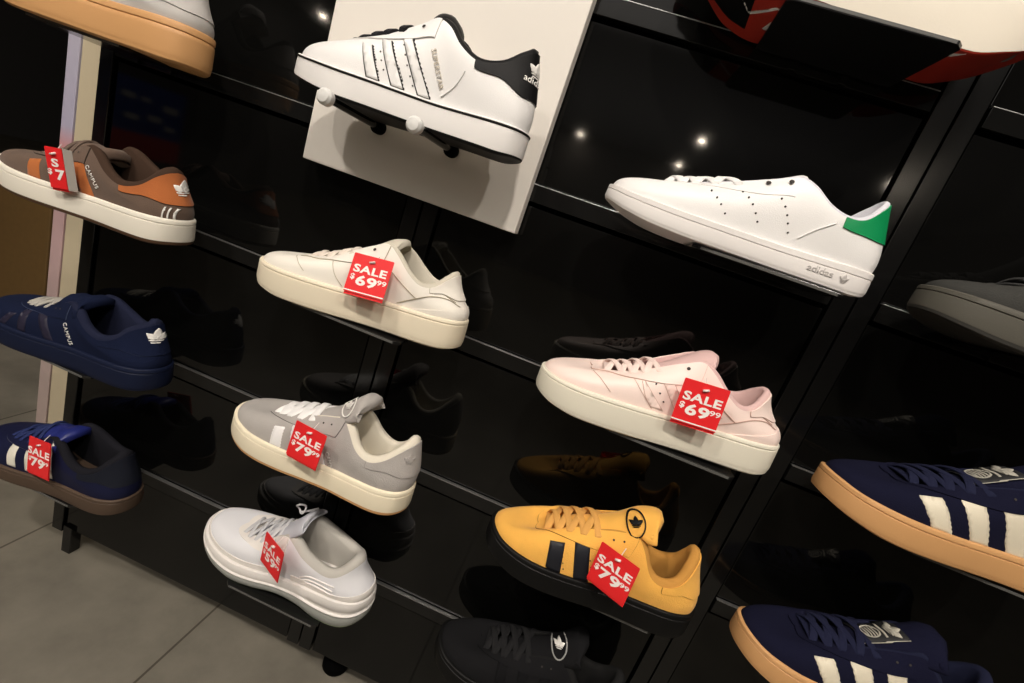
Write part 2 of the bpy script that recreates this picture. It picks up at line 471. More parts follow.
# ------------------------------------------------------------------ room
def struct(name, a, b, m):
    mb = MB(); mb.box(a, b); o = mb.build(name, m); o['kind'] = 'structure'; return o
def floor_mat():
    m = mat('concrete_tile', (.21, .195, .165), .55, spec=.35); nt = m.node_tree; b = nt.nodes['Principled BSDF']
    tc = nt.nodes.new('ShaderNodeTexCoord'); mp = nt.nodes.new('ShaderNodeMapping'); mp.inputs['Rotation'].default_value = (0, 0, 0)
    mp.inputs['Location'].default_value = (FL[0], FL[1], 0)
    nt.links.new(tc.outputs['Object'], mp.inputs['Vector'])
    br = nt.nodes.new('ShaderNodeTexBrick'); br.offset = 0; br.inputs['Scale'].default_value = 1; br.inputs['Mortar Size'].default_value = .0022
    br.inputs['Brick Width'].default_value = .4; br.inputs['Row Height'].default_value = 1.2; br.inputs['Mortar Smooth'].default_value = .2
    br.inputs['Color1'].default_value = br.inputs['Color2'].default_value = (1, 1, 1, 1); br.inputs['Mortar'].default_value = (.38, .36, .33, 1)
    nt.links.new(mp.outputs['Vector'], br.inputs['Vector'])
    n1 = nt.nodes.new('ShaderNodeTexNoise'); n1.inputs['Scale'].default_value = 7; n1.inputs['Detail'].default_value = 8; n1.inputs['Roughness'].default_value = .62
    nt.links.new(tc.outputs['Object'], n1.inputs['Vector'])
    cr = nt.nodes.new('ShaderNodeValToRGB'); cr.color_ramp.elements[0].position = .3; cr.color_ramp.elements[1].position = .72
    cr.color_ramp.elements[0].color = (.125, .115, .093, 1); cr.color_ramp.elements[1].color = (.21, .192, .155, 1)
    nt.links.new(n1.outputs['Fac'], cr.inputs['Fac'])
    mx = nt.nodes.new('ShaderNodeMix'); mx.data_type = 'RGBA'; mx.blend_type = 'MULTIPLY'; mx.inputs[0].default_value = 1
    nt.links.new(cr.outputs['Color'], mx.inputs[6]); nt.links.new(br.outputs['Color'], mx.inputs[7]); nt.links.new(mx.outputs[2], b.inputs['Base Color'])
    return m
FL = (.445, .25)
struct('floor', (-6, -9, -.1), (5, 4, 0), floor_mat())
struct('ceiling', (-6, -9, 2.9), (5, 4, 3.0), mat('grey_ceiling', (.22, .22, .23), .9))
struct('wall_back', (-6, 3.9, 0), (5, 4, 2.9), mat('dark_wall', (.006, .006, .007), .8))
struct('wall_front', (-6, -9.1, 0), (5, -9, 2.9), mat('grey_shop_wall', (.16, .15, .15), .8))
struct('wall_left', (-6.1, -9, 0), (-6, 4, 2.9), mat('grey_left_wall', (.12, .12, .125), .8))
struct('wall_right', (5, -9, 0), (5.1, 4, 2.9), mat('grey_right_wall', (.10, .09, .085), .8))

# ------------------------------------------------------------------ things beyond the left end
b = MB(); b.box((-1.031, .15, 0), (-.60, .32, 2.9)); o = b.build('pillar', mat('beige_paint', (.50, .43, .30), .7), bevel=.002)
tag(o, 'beige painted pillar standing behind the left end of the black unit', 'pillar')
def zcol(name, stops, z0, z1, rough=.5, extra=None):
    m = mat(name, (1, 1, 1), rough); nt = m.node_tree; b_ = nt.nodes['Principled BSDF']
    tc = nt.nodes.new('ShaderNodeTexCoord'); sp = nt.nodes.new('ShaderNodeSeparateXYZ'); mr = nt.nodes.new('ShaderNodeMapRange')
    mr.inputs['From Min'].default_value = z0; mr.inputs['From Max'].default_value = z1
    cr = nt.nodes.new('ShaderNodeValToRGB'); e = cr.color_ramp.elements
    while len(e) > 1: e.remove(e[-1])
    e[0].position = stops[0][0]; e[0].color = (*stops[0][1], 1)
    for p_, c_ in stops[1:]: n_ = e.new(p_); n_.color = (*c_, 1)
    nt.links.new(tc.outputs['Object'], sp.inputs[0]); nt.links.new(sp.outputs['Z'], mr.inputs['Value']); nt.links.new(mr.outputs[0], cr.inputs[0]); nt.links.new(cr.outputs[0], b_.inputs['Base Color'])
    return m
b = MB(); b.box((-1.060, .148, 0), (-1.0325, .20, 2.2)); o = b.build('poster_panel', zcol('printed_poster', [(0, (.42, .33, .30)), (.28, (.42, .33, .31)), (.60, (.50, .33, .34)), (.72, (.55, .26, .27)), (.76, (.40, .38, .50)), (1, (.46, .44, .52))], 0, 1.0), bevel=.001)
tag(o, 'narrow printed panel in lilac and pink beside the beige pillar', 'panel')
b = MB(); b.box((-2.15, .60, 0), (-1.70, 1.0, .475)); o = b.build('storage_box', mat('brown_board', (.125, .070, .020), .6, var=.15), bevel=.004)
tag(o, 'plain brown box standing on the floor beyond the left end of the unit', 'box')
pr = empty('wall_poster', (-3.0, -2.0, .3)); tag(pr, 'blue and red poster left of the camera, seen reflected in a black panel', 'poster')
b = MB(); b.box((-.03, -.25, .16), (0, .25, .62)); b.build('sheet', zcol('poster_print', [(0, (.50, .02, .02)), (.30, (.55, .03, .03)), (.34, (.03, .06, .30)), (1, (.04, .08, .34))], .16, .62), pr)
b = MB()
for px_, pz_, sz_ in ((-.15, .50, .05), (-.05, .42, .045), (.10, .40, .04), (.02, .52, .03), (.13, .52, .04), (-.16, .38, .035)): b.box((.0, px_-sz_, pz_-sz_*.4), (.002, px_+sz_, pz_+sz_*.4))
b.build('printed_blocks', mat('poster_white', (.6, .6, .58), .6), pr)
b = MB()
for y_ in (-.2, .2): b.box((-.028, y_-.01, -.3), (-.008, y_+.01, .62))
b.build('stand', M['post'], pr)

# ------------------------------------------------------------------ black display unit
unit = empty('display_unit', (.08, 0, 0)); tag(unit, 'gloss black slotted shoe display unit holding rows of sneakers', 'display unit')
def upart(name, mb, m, bevel=0, parent=None, kind=None, smooth=False):
    mb.v = [(x-.08, y, z) for x, y, z in mb.v] if parent is None or parent is unit else mb.v
    o = mb.build(name, m, parent or unit, bevel=bevel, smooth=smooth, auto=True); return o
XL, XR = -.794, 1.42
bays = [(-.768, -.2785), (-.2255, .2745), (.3285, .83), (.883, XR)]
posts = [(-.794, -.771), (-.2755, -.2285), (.2775, .3255), (.833, .880)]
b = MB(); b.box((XL+.004, .024, .10), (XR, .034, 2.05)); upart('backboard', b, M['gap'])
for i, (x0, x1) in enumerate(posts):
    if i == 0:
        b = MB(); b.box((x0, -.001, .043), (x1, .030, 2.05)); upart('upright', b, M['post'], .001)
        b = MB(); b.box((-.7675, -.0012, 0), (-.748, .018, .06)); upart('leg', b, M['post'], .0008)
    else:
        c = (x0+x1)/2
        b = MB(); b.box((x0, .000, .052), (c-.0012, .022, 2.05)); b.box((c+.0012, .000, .052), (x1, .022, 2.05)); upart('upright', b, M['post'], .0008)
for x0, x1 in bays:
    for n in range(-3, 5):
        z1, z0 = row(n)-.028, row(n+1)+.0016
        if n == 4: z0 = .052
        b = MB(); b.box((x0, .004, z0), (x1, .022, z1)); upart('gloss_panel', b, M['panel'], .0008)
        b = MB(); b.box((x0, -.0015, row(n)-.0225), (x1, .022, row(n)-.001)); r = upart('shelf_rail', b, M['rail'], .0006)
        b = MB(); b.box((x0, -.0021, row(n)-.0012), (x1, .004, row(n))); o = b.build('rail_lip', M['lip'], r, bevel=.0003)
        o.data.transform(Matrix.Translation((-.08, 0, 0)))
for x, y in ((-.185, .035), (.36, .035)):
    b = MB(); b.tube([(x, y, .0), (x, y, .006), (x, y, .018), (x, y, .03), (x, y, .054)], [.020, .024, .024, .010, .010], n=20); upart('foot', b, M['gap'], smooth=True)


# shoe shelves ------------------------------------------------------
def shelf(x, n, label, w=.155, front=-.109, dz=-.0078):
    if n == 1: dz -= .005
    r = empty('shoe_shelf', (x+w/2, 0, row(n)-.004)); tag(r, label, 'shelf', 'acrylic shoe shelves')
    t = .004
    b = MB(); pts = [(-w/2+.004, -.0055), (w/2-.004, -.0055), (w/2, front+.006), (w/2-.006, front), (-w/2+.006, front), (-w/2, front+.006)]
    k = len(pts)
    b.add([(p[0], p[1], -t/2+dz+.0008) for p in pts]+[(p[0], p[1], t/2+dz+.0008) for p in pts], [tuple(range(k))[::-1], tuple(range(k, 2*k))]+[(i, (i+1) % k, (i+1) % k+k, i+k) for i in range(k)])
    b.build('plate', M['plate'], r, bevel=.0005)
    e = MB(); e.box((-w/2+.008, front-.0006, -.0014+dz+.0008), (w/2-.008, front+.0002, .0014+dz+.0008)); e.build('front_edge', M['edge'], r)
    for s_ in (-1, 1): h = MB(); h.box((s_*.028-.004, -.007, -.019), (s_*.028+.004, .003, -.009)); h.build('bracket_hook', M['post'], r, bevel=.0008)
    return r
BX, AX, CX, DX = -.343, .072, -.775, .41
shelf(CX, 1, 'black shelf plate under the cream sneaker with thick tan gum sole')
shelf(CX, 2, 'black shelf plate under the brown suede sneaker')
shelf(CX, 3, 'black shelf plate under the all navy sneaker with grey laces')
shelf(CX, 4, 'black shelf plate under the blue sneaker with brown sole and price tag')
shelf(BX, 2, 'black shelf plate under the cream white leather sneaker')
shelf(BX, 3, 'black shelf plate under the grey suede sneaker')
shelf(BX, 4, 'black shelf plate under the white running shoe')
shelf(AX, 0, 'black shelf plate under the red soled shoe at the top')
shelf(AX+.011, 1, 'black shelf plate under the white sneaker with green heel')
shelf(AX, 2, 'black shelf plate under the pale pink sneaker')
shelf(AX, 3, 'black shelf plate under the yellow suede sneaker')
shelf(AX, 4, 'black shelf plate under the all black sneaker')
shelf(DX, 1, 'black shelf plate under the dark grey sneaker')
shelf(DX, 2, 'black shelf plate under the upper navy sneaker with gum sole')
shelf(DX, 3, 'black shelf plate under the lower navy sneaker with gum sole')

# white board with pegs ----------------------------------------------
bd = MB(); bd.box((-.423, -.026, .859), (-.113, -.0022, 1.30)); o = bd.build('display_board', M['board'], bevel=.0015)
tag(o, 'plain cream board fixed to the black unit behind the white and black sneaker', 'board')
def peg(x, z, label):
    r = empty('display_peg', (x, -.026, z)); tag(r, label, 'peg', 'pegs holding the sneaker in front of the board')
    b = MB(); b.tube([(0, 0, 0), (0, -.115, .0)], .0042, n=14); b.build('rod', M['post'], r, smooth=True, auto=True)
    b = MB(); b.tube([(0, .0, 0), (0, -.003, 0), (0, -.010, 0), (0, -.0125, 0), (0, -.0135, 0)], [.0085, .009, .009, .006, .001], n=20, cap=True); b.build('collar', M['gap'], r, smooth=True, auto=True)
    b = MB(); b.tube([(0, -.114, 0), (0, -.115, 0), (0, -.117, 0), (0, -.124, 0), (0, -.127, 0), (0, -.128, 0)], [.002, .007, .0085, .0085, .006, .001], n=20, cap=True); b.build('end_cap', mat('milky_plastic', (.75, .75, .73), .3), r, smooth=True, auto=True)
    return r
peg(-.324, .927, 'black peg with white cap under the front of the white and black sneaker')
peg(-.222, .929, 'black peg with white cap under the middle of the white and black sneaker')

# ------------------------------------------------------------------ sneakers
YAW = math.radians(0); R2 = math.radians
def pos(x, n, y=-.073, dz=-.0088): return (x, y, row(n)+dz)
tre = trefoil()
def tre_art(sz, rot=0, step=.0015):
    c, q = math.cos(rot), math.sin(rot)
    return fill([[((x*c-y*q)*sz, (x*q+y*c)*sz) for x, y in p] for p in tre], step)
def bvh_of(o):
    me = o.data; return BVHTree.FromPolygons([v.co.copy() for v in me.vertices], [tuple(p.vertices) for p in me.polygons])
def txt_art(t, size, sx=1.0, bold=0, space=1.0): return text_polys(t, size, sx, bold, space)
LU = (.10, .17, .24, .31, .38, .46)
GOLD = mat('gold_print', (.62, .50, .26), .4); WHP = mat('white_print', (.86, .84, .80), .5)

def edge_line(s, m, parent, ts, f, end):
    path = [s.S(t, f(t))+s.N(t, f(t))*s.sg*.0006 for t, _ in ts]
    mb = MB(); mb.tube(path, .0005, n=6)
    t, top = end; v0 = f(t); mb.tube([s.S(t, v0+(top-v0)*i/12)+s.N(t, v0+(top-v0)*i/12)*s.sg*.0006 for i in range(13)], .0005, n=6)
    return mb.build('seam', m, parent, smooth=True)
def heel_tab(s, m, u0=.80, lo=.45, lo0=.72, name='heel_tab', top=1.0, off=.0014, line=None):
    f = pchip([u0, u0+(1-u0)*.35, u0+(1-u0)*.7, 1], [lo0, lo0-.06, lo, lo-.03])
    r = s.patch(name, m, u0, 2-u0, lambda t: f(t if t <= 1 else 2-t), top, off=off, nt=40)
    if line: edge_line(s, line, r, [(u0+(2-2*u0)*i/50, None) for i in range(51)], lambda t: f(t if t <= 1 else 2-t), (u0, top))
    return r
def eyestay(s, m, u1=.57, w0=.80, w1=.62, name='eyestay', off=.0016, line=None):
    f = pchip([0, .08, .2, u1-.1, u1], [w0+.06, w0, w0-.04, w1, w1+.02])
    r = s.patch(name, m, 2-u1, 2+u1, lambda t: f(min(t % 2, 2-(t % 2))), 1.0, off=off, nt=90, nv=6)
    if line: edge_line(s, line, r, [(2-u1+2*u1*i/100, None) for i in range(101)], lambda t: f(min(t % 2, 2-(t % 2))), (2+u1, 1.0))
    return r
def heel_mark(s, x, z, size, m=None, txt=False, name='heel_emblem', ang=.55):
    d = (-math.sin(ang), math.cos(ang), 0)
    s.side_mark(name, m or WHP, tre_art(size), x, z, d=d, off=.0022)
    if txt: s.side_mark('heel_lettering', m or WHP, txt_art('adidas', size*.55, 1.05, .01), x, z-size*.62, d=d, off=.0022)

TOC = [(.070,.046,.015,.002),(.10,.060,.019,.0025),(.135,.082,.021,.003),(.156,.098,.023,.0035),(.170,.107,.026,.004),(.180,.110,.027,.0035),(.186,.107,.025,.002)]
def court(label, pos_, up_m, sole_m, line_m, lace_m, yaw=YAW, extra=None, LL=.285):
    s = Shoe(label, pos_, yaw=R2(2.5), pitch=R2(-1.8), L=LL, W=1.0, zb=[(0,.009),(.08,.003),(.2,.0),(.35,0),(.9,0),(1,.003)], zt=[(0,.036),(.1,.035),(.3,.036),(.6,.037),(1,.040)],
             edit=shape(u0=(.078, .054), u6=(.079, .055), u36=(.126, .080), u48=(.152, .095), u56=(.171, .103), u62=(.185, .095), u70=(.204, .079), u78=(.222, .069), u86=(.238, .072), u93=(.250, .084), u97=(.256, .090), u100=(.258, .091)))
    cup(s, sole_m, sole_m, f_line=.86)
    s.upper(up_m); s.lining(lace_m[1], r1=.004)
    s.tongue(lace_m[1], TOC, yk=22)
    eyestay(s, up_m, w0=.80, w1=.60, line=line_m)
    s.laces(lace_m[0], LU[:5], v=.90, w=.0036)
    s.eyelets(M['dark'], (.50,), v=.90)
    s.seam('toe_seam', line_m, [(.058,.055),(.068,.052),(.082,.043)], r=.0004)
    s.seam('quarter_seam', line_m, [(.112,.064),(.120,.050),(.131,.039)], r=.0004)
    s.seam('quarter_seam', line_m, [(.175,.080),(.200,.065),(.222,.053)], r=.0005)
    s.seam('heel_seam', line_m, [(.200,.040),(.215,.049),(.237,.060),(.256,.062),(.272,.056)], r=.0006)
    s.seam('heel_seam', line_m, [(.238,.072),(.252,.066),(.266,.060)], r=.0005)
    heel_tab(s, up_m, u0=.84, lo=.60, lo0=.85, line=line_m)
    if extra: extra(s)
    return s
cream = leather('cream_white_leather', (.86, .82, .74)); cream2 = fabric('cream_lining', (.60, .56, .47))
def ex(s):
    s.patch('heel_overlay', cream, .74, 1.26, 0.02, lambda t: .40-.33*(abs(t-1)/.26)**2.2, off=.001, nt=40)
court('cream white leather sneaker on the shelf below the white board', pos(-.409, 2, dz=-.0118), cream, rubber('cream_rubber', (.80, .72, .56)), mat('cream_thread', (.45, .40, .30), .8), (fabric('cream_laces', (.74, .66, .58)), cream2), extra=ex)
pink = leather('pale_pink_leather', (.91, .74, .675))
def ex(s):
    s.patch('heel_overlay', pink, .74, 1.26, 0.02, lambda t: .40-.33*(abs(t-1)/.26)**2.2, off=.001, nt=40)
    pt = mat('pink_edge', (.62, .42, .36), .8)
    for x in (.100, .130):
        s.side_art('stripe', pink, [[(x+.030,.040),(x+.044,.040),(x+.014,.066+(x-.1)*.3),(x,.066+(x-.1)*.3)]], off=.0005)
        for k_ in (0, .014): s.seam('stripe_seam', pt, [(x+k_, .066+(x-.1)*.3), (x+k_+.030, .040)], r=.0003)
    s.side_art('perforations', M['dark'], [disc(x, z, .0009) for x, z in ((.127,.066),(.134,.058),(.141,.050))], step=.002, off=.0012)
    s.side_art('mesh_panel', fabric('pink_mesh', (.66, .47, .44)), [[(.186,.043),(.184,.062),(.208,.053),(.196,.042)]])
court('pale pink leather sneaker with thick ivory sole', pos(-.019, 2, dz=-.0118), pink, rubber('ivory_rubber', (.78, .74, .62)), mat('pink_thread', (.55, .36, .30), .8), (fabric('pink_laces', (.88, .71, .65)), fabric('pink_lining', (.70, .48, .46))), extra=ex, LL=.291)

# --- white with green heel
wl = leather('white_leather', (.86, .85, .84), .38); wr = rubber('white_rubber', (.84, .81, .79), .45)
s = Shoe('white leather sneaker with green heel tab and rows of pin holes', pos(-.021, 1, y=-.068, dz=-.0128), yaw=math.radians(0), L=.290, W=.97,
         zb=[(0,.016),(.08,.008),(.2,.002),(.35,0),(.9,0),(1,.004)], zt=[(0,.032),(.1,.027),(.3,.024),(.6,.025),(1,.029)],
         edit=shape(u0=(.068, .050), u6=(.069, .051), u14=(.080, .055), u24=(.096, .061), u36=(.125, .071), u48=(.156, .083), u56=(.178, .091), u62=(.192, .086), u70=(.212, .073), u78=(.232, .068), u86=(.249, .073), u93=(.263, .088), u97=(.270, .096), u100=(.272, .098)))
md, ot = cup(s, wr, wr, f_line=.72); s.upper(wl); s.lining(fabric('white_lining', (.70, .70, .76)), r1=.003)
s.tongue(wl, [(.062,.042,.015,.002),(.10,.056,.018,.0025),(.135,.070,.021,.003),(.160,.084,.023,.003),(.178,.094,.023,.003),(.184,.095,.020,.002)], yk=12)
eyestay(s, wl, w0=.86, w1=.70, off=.0007); s.laces(fabric('white_laces', (.84, .83, .82)), (.06, .13, .20, .28, .36), v=.92, w=.0044, th=.0018, lift=.0032, bar=True)
s.eyelets(M['dark'], (.46, .53), v=.92, r=.0024)
heel_tab(s, mat('green_leather', (.0, .27, .085), .45, ('vor', 900, .1)), u0=.765, lo=.56, lo0=.76)
s.side_art('perforations', M['dark'], [disc(x, z, .0010) for x, z in ((.100,.052),(.107,.047),(.113,.042),(.120,.035),(.129,.061),(.136,.057),(.142,.052),(.148,.045),(.153,.038),(.160,.071),(.166,.066),(.172,.060),(.177,.053),(.181,.046),(.185,.038))], step=.002, off=.0007)
s.seam('heel_seam', wl, [(.196,.036),(.207,.048),(.222,.060)], r=.0007)
s.side_mark('sole_lettering', mat('sole_print', (.55, .52, .50), .5), txt_art('adidas', .0095, 1.1, .01), .228, .0135, rot=0, off=.0006, bvh=bvh_of(md))
s.side_mark('sole_emblem', mat('sole_print_2', (.55, .52, .50), .5), tre_art(.009), .252, .0130, off=.0006, bvh=bvh_of(md))
wgshoe = s

# --- white and black on pegs
bl = leather('black_leather', (.006, .006, .0065)); br = rubber('black_rubber', (.0045, .0045, .0045))
s = Shoe('white leather sneaker with black heel, black laces and edged stripes on pegs', (-.401, -.088, .9310), L=.282, W=.98,
         zb=[(0,.014),(.08,.008),(.2,.002),(.3,0),(.9,0),(1,.004)], zt=[(0,.037),(.1,.032),(.3,.029),(.6,.029),(1,.034)],
         edit=shape(u0=(.068, .060), u6=(.069, .061), u14=(.080, .066), u24=(.095, .074), u36=(.115, .084), u48=(.142, .099), u56=(.160, .108), u62=(.174, .103), u70=(.192, .088), u78=(.214, .079), u86=(.238, .085), u93=(.254, .100), u97=(.262, .108), u100=(.264, .110)))
cup(s, rubber('white_rubber_sole', (.84, .82, .80)), br, fo=.10, groove=False)
s.sole('foxing_line', br, [(.86, .0002, 0), (.88, -.0005, 0), (.92, -.0005, 0), (.94, .0004, 0)])
s.upper(wl); s.lining(bl, r1=.005)
s.tongue(bl, [(.066,.056,.014,.002),(.10,.070,.018,.003),(.130,.086,.021,.004),(.146,.102,.023,.006),(.156,.112,.025,.008),(.165,.114,.026,.008),(.172,.108,.026,.007),(.176,.101,.023,.004)], yk=12)
eyestay(s, wl, w0=.84, w1=.72); s.laces(fabric('black_laces', (.010, .010, .011)), (.06, .15, .24, .32, .40), v=.95, bar=True, cross=False, w=.0046, th=.0036, lift=.0085)
s.eyelets(M['dark'], (.50,), v=.90)
heel_tab(s, bl, u0=.77, lo=.50, lo0=.82)
for i, (xt, xb, zt_) in enumerate(((.090, .106, .062), (.108, .133, .072), (.128, .162, .082))):
    edge = []; n_ = 26
    for sgn, x0_, x1_ in ((0, xt-.0012, xb-.0012), ):
        pass
    L_ = [(xb-.0014, .030), (xb+.0145, .030)]; R_ = []
    for j in range(n_+1):
        q = j/n_; R_.append((xb+.0135+(xt+.0115-xb-.0135)*q+(.0012 if j % 2 else 0), .030+(zt_-.030)*q))
    R2 = [(x-.0165 if 0 else x, z) for x, z in R_]
    s.side_art('stripe_edging', bl, [[(xb-.0014, .030)]+R_+[(xt-.0012, zt_)]], step=.005, off=.0004)
    s.side_art('stripe', wl, [[(xb, .0305), (xb+.0122, .0305), (xt+.0102, zt_-.0006), (xt, zt_-.0006)]], off=.0012)
s.side_art('perforations', M['dark'], [disc(x, z, .0008) for x, z in ((.112,.058),(.116,.050),(.121,.042),(.133,.072),(.138,.063),(.143,.054),(.149,.045),(.154,.037))], step=.002, off=.0007)
s.side_mark('gold_lettering', mat('faint_gold_print', (.66, .60, .50), .4), txt_art('SUPERSTAR', .0075, 1, 0, 1.05), .1745, .060, rot=math.radians(-60))
s.seam('quarter_seam', wl, [(.204,.066),(.198,.050),(.186,.036)], r=.0009)
heel_mark(s, .266, .092, .017, txt=True, ang=.35)
ssshoe = s
# --- fat suede shoes
GUM = rubber('gum_rubber', (.62, .33, .13)); IV = rubber('ivory_midsole', (.84, .76, .58))
def fat(label, pos_, up_m, side_m, mid_m, out_m, lace_m, line_m, stripe_m, tongue_m=None, yaw=YAW, L=.284, W=1.04, fo=.16, H=1.0, lace_w=.0042, zt=None, zb=None, us=LU, stripes=None, tall=.130, edit=None, edge_m=None, letter=None, r1=.0065, roll=0, tx=0, farz=0, seam_m=None, inst=.006, up_=.008):
    e0 = edit
    def edit(t):
        if not tx:
            for r in t:
                if .05 < r[0] < .65: r[3] += inst*min(1, (r[0]-.05)/.12)*min(1, (.68-r[0])/.08)
        if e0: e0(t)
    s = Shoe(label, pos_, yaw=yaw, L=L, W=W, H=H, roll=roll, zb=zb, zt=zt or [(0,.040),(.1,.035),(.3,.033),(.6,.034),(1,.038)], edit=edit)
    s.farz = farz
    s.mid, s.outs = cup(s, mid_m, out_m, fo=fo); s.upper(up_m); s.lining(line_m, r1=r1)
    t = tall
    if tx: up_ = 0
    s.tongue(tongue_m or up_m, [(.070,.046,.015,.002),(.095+tx*.3,.057+up_,.018,.003),(.125+tx*.5,.072+up_,.020,.004),(.150+tx*.8,.086+up_,.023,.006),(.172+tx,t*.55+.034+up_*.8,.029,.008),(.186+tx,t-.004,.033,.009),(.196+tx,t-.001,.032,.007),(.202+tx,t-.006,.028,.004)], yk=18)
    eyestay(s, up_m, w0=.80, w1=.64, line=seam_m)
    if lace_m: s.laces(lace_m, us[:5], v=.88, w=lace_w, th=.0014)
    s.eyelets(M['dark'], (.46, .51), v=.86, r=.0013)
    heel_tab(s, up_m if not side_m else side_m, u0=.78, lo=.45, lo0=.78, line=seam_m)
    for p in (stripes or stripe3(.092, .068, .100, .030, .0140, .0150, lean=.3)): s.side_art('stripe', stripe_m, [p], off=.0005)
    if letter: s.side_mark('lettering', letter[0], txt_art(letter[1], letter[2], 1, .0, 1.1), letter[3], letter[4], rot=math.radians(letter[5]))
    return s
def slant(xs, w, zb_=.030, wb=None):
    P = []
    for i, (xt, zt_, xb) in enumerate(xs): e_ = .001 if i == 0 else .008; P.append([(xb, zb_), (xb+(wb or w), zb_), (xt+w-e_*.4, zt_+e_+w*.28), (xt-e_*.4, zt_+e_)])
    return P
def serrate(P, n=16, a=.0009):
    Q = []
    for p in P:
        (x0, z0), (x1, z1), (x2, z2), (x3, z3) = p; q = [(x0, z0)]
        q += [(x1+(x2-x1)*j/n+(a if j % 2 else 0), z1+(z2-z1)*j/n) for j in range(n+1)]
        q += [(x3+(x0-x3)*j/n-(a if j % 2 else 0), z3+(z0-z3)*j/n) for j in range(n)]
        Q.append(q)
    return Q
def badge(s, m, x, z, rx, rz, tm=None, name='tongue_badge', d=(.1, .6, -.75), rot=0):
    r = s.side_mark(name, m, fill(ring_polys(rx, rz, rx*.16), .002), x, z, rot=rot, d=d, bvh=s.tbvh, off=.0018, th=.0008)
    s.side_mark('tongue_emblem', tm or m, tre_art(rx*1.25), x, z, rot=rot, d=d, bvh=s.tbvh, off=.0020, th=.0008)
    return r
gs = suede('grey_suede', (.41, .385, .365))
grey = fat('grey suede sneaker with fat white laces and ivory sole', pos(-.402, 3, y=-.066), gs, None, IV, GUM, fabric('fat_white_laces', (.88, .87, .86)), fabric('ivory_terry_lining', (.74, .69, .58)), leather('white_stripe', (.86, .85, .85)), lace_w=.0052, L=.284, yaw=math.radians(-5), seam_m=mat('grey_seam', (.10, .10, .10), .9), edit=shape(u93=(.262, .092), u97=(.270, .101), u100=(.272, .103)),
    stripes=serrate(slant([(.090, .056, .092), (.114, .064, .124), (.138, .071, .156)], .0135, wb=.0155)), letter=(mat('silver_print', (.62, .60, .58), .4), 'CAMPUS', .0075, .176, .040, -62))
badge(grey, WHP, .172, .104, .0105, .0165, d=(.0, .8, -.6), rot=.3); heel_mark(grey, .262, .082, .013, gs)
ys = suede('yellow_suede', (.86, .45, .09))
yel = fat('yellow suede sneaker with black sole and black stripes', pos(-.010, 3, y=-.076), ys, None, br, br, fabric('yellow_laces', (.72, .37, .10)), fabric('yellow_lining', (.55, .27, .06)), mat('black_stripe', (.008, .009, .014), .5), L=.279, tall=.134, inst=.017, up_=.021, seam_m=mat('ochre_seam', (.25, .11, .01), .9),
    edit=shape(u86=(.240, .074), u93=(.250, .092), u97=(.254, .104), u100=(.255, .106)), stripes=slant([(.078, .0635, .084), (.109, .067, .120), (.140, .077, .154)], .0175, wb=.019))
badge(yel, br, .166, .106, .0105, .017, d=(.0, .8, -.6), rot=.3)
yel.side_art('perforations', M['dark'], [disc(x, z, .0008) for x, z in ((.098,.054),(.101,.047),(.104,.040),(.130,.062),(.134,.054),(.138,.046))], step=.002, off=.0007)
bs = suede('brown_suede', (.130, .088, .066))
brn = fat('brown suede sneaker with rust coloured stripes and thick white sole', pos(-.812, 2, y=-.078), bs, suede('rust_suede', (.42, .13, .04)), rubber('bone_rubber', (.82, .78, .68)), rubber('brown_rubber', (.09, .05, .03)), fabric('brown_laces', (.14, .10, .08)), fabric('dark_brown_lining', (.05, .028, .018)), suede('rust_stripe_suede', (.45, .14, .04)), lace_w=.003, tall=.090, L=.285, roll=math.radians(3), tx=-.030, farz=.013, seam_m=mat('brown_seam', (.04, .025, .018), .9),
    letter=(WHP, 'CAMPUS', .0075, .1750, .058, -50), stripes=slant([(.088, .052, .092), (.114, .062, .124), (.141, .070, .164)], .0150, wb=.018), edit=shape(u48=(.142, .086), u56=(.158, .091), u62=(.172, .084), u70=(.193, .069), u78=(.216, .061), u86=(.240, .069), u93=(.255, .086), u100=(.262, .094), u97=(.260, .092)))
heel_mark(brn, .272, .0745, .019, ang=.85)
brn.side_art('heel_lines', WHP, [[(.270+i*.0038, .038), (.2712+i*.0038, .038), (.2718+i*.0038, .052), (.2706+i*.0038, .052)] for i in range(3)], step=.002, off=.0014)
ns = suede('navy_suede', (.008, .012, .034))
nav = fat('all navy suede sneaker with speckled grey laces', pos(-.834, 3, y=-.066), ns, None, rubber('navy_rubber', (.007, .011, .032)), rubber('navy_outsole', (.006, .009, .026)), fabric('speckled_laces', (.42, .40, .36)), fabric('navy_lining', (.010, .013, .035)), mat('dark_navy_stripe', (.012, .010, .030), .6), lace_w=.003, L=.296, tall=.096, tx=-.028, farz=.013, us=(.06, .11, .17, .23, .30), roll=math.radians(2), seam_m=mat('navy_stitch', (.05, .07, .14), .8), stripes=slant([(.078, .050, .062), (.098, .056, .098), (.120, .064, .140)], .012), edit=shape(u48=(.142, .086), u56=(.158, .091), u62=(.172, .084), u70=(.193, .069), u78=(.216, .061), u86=(.240, .069), u93=(.255, .086)),
    letter=(WHP, 'CAMPUS', .0080, .170, .052, -62))
heel_mark(nav, .276, .083, .021, ang=.7)
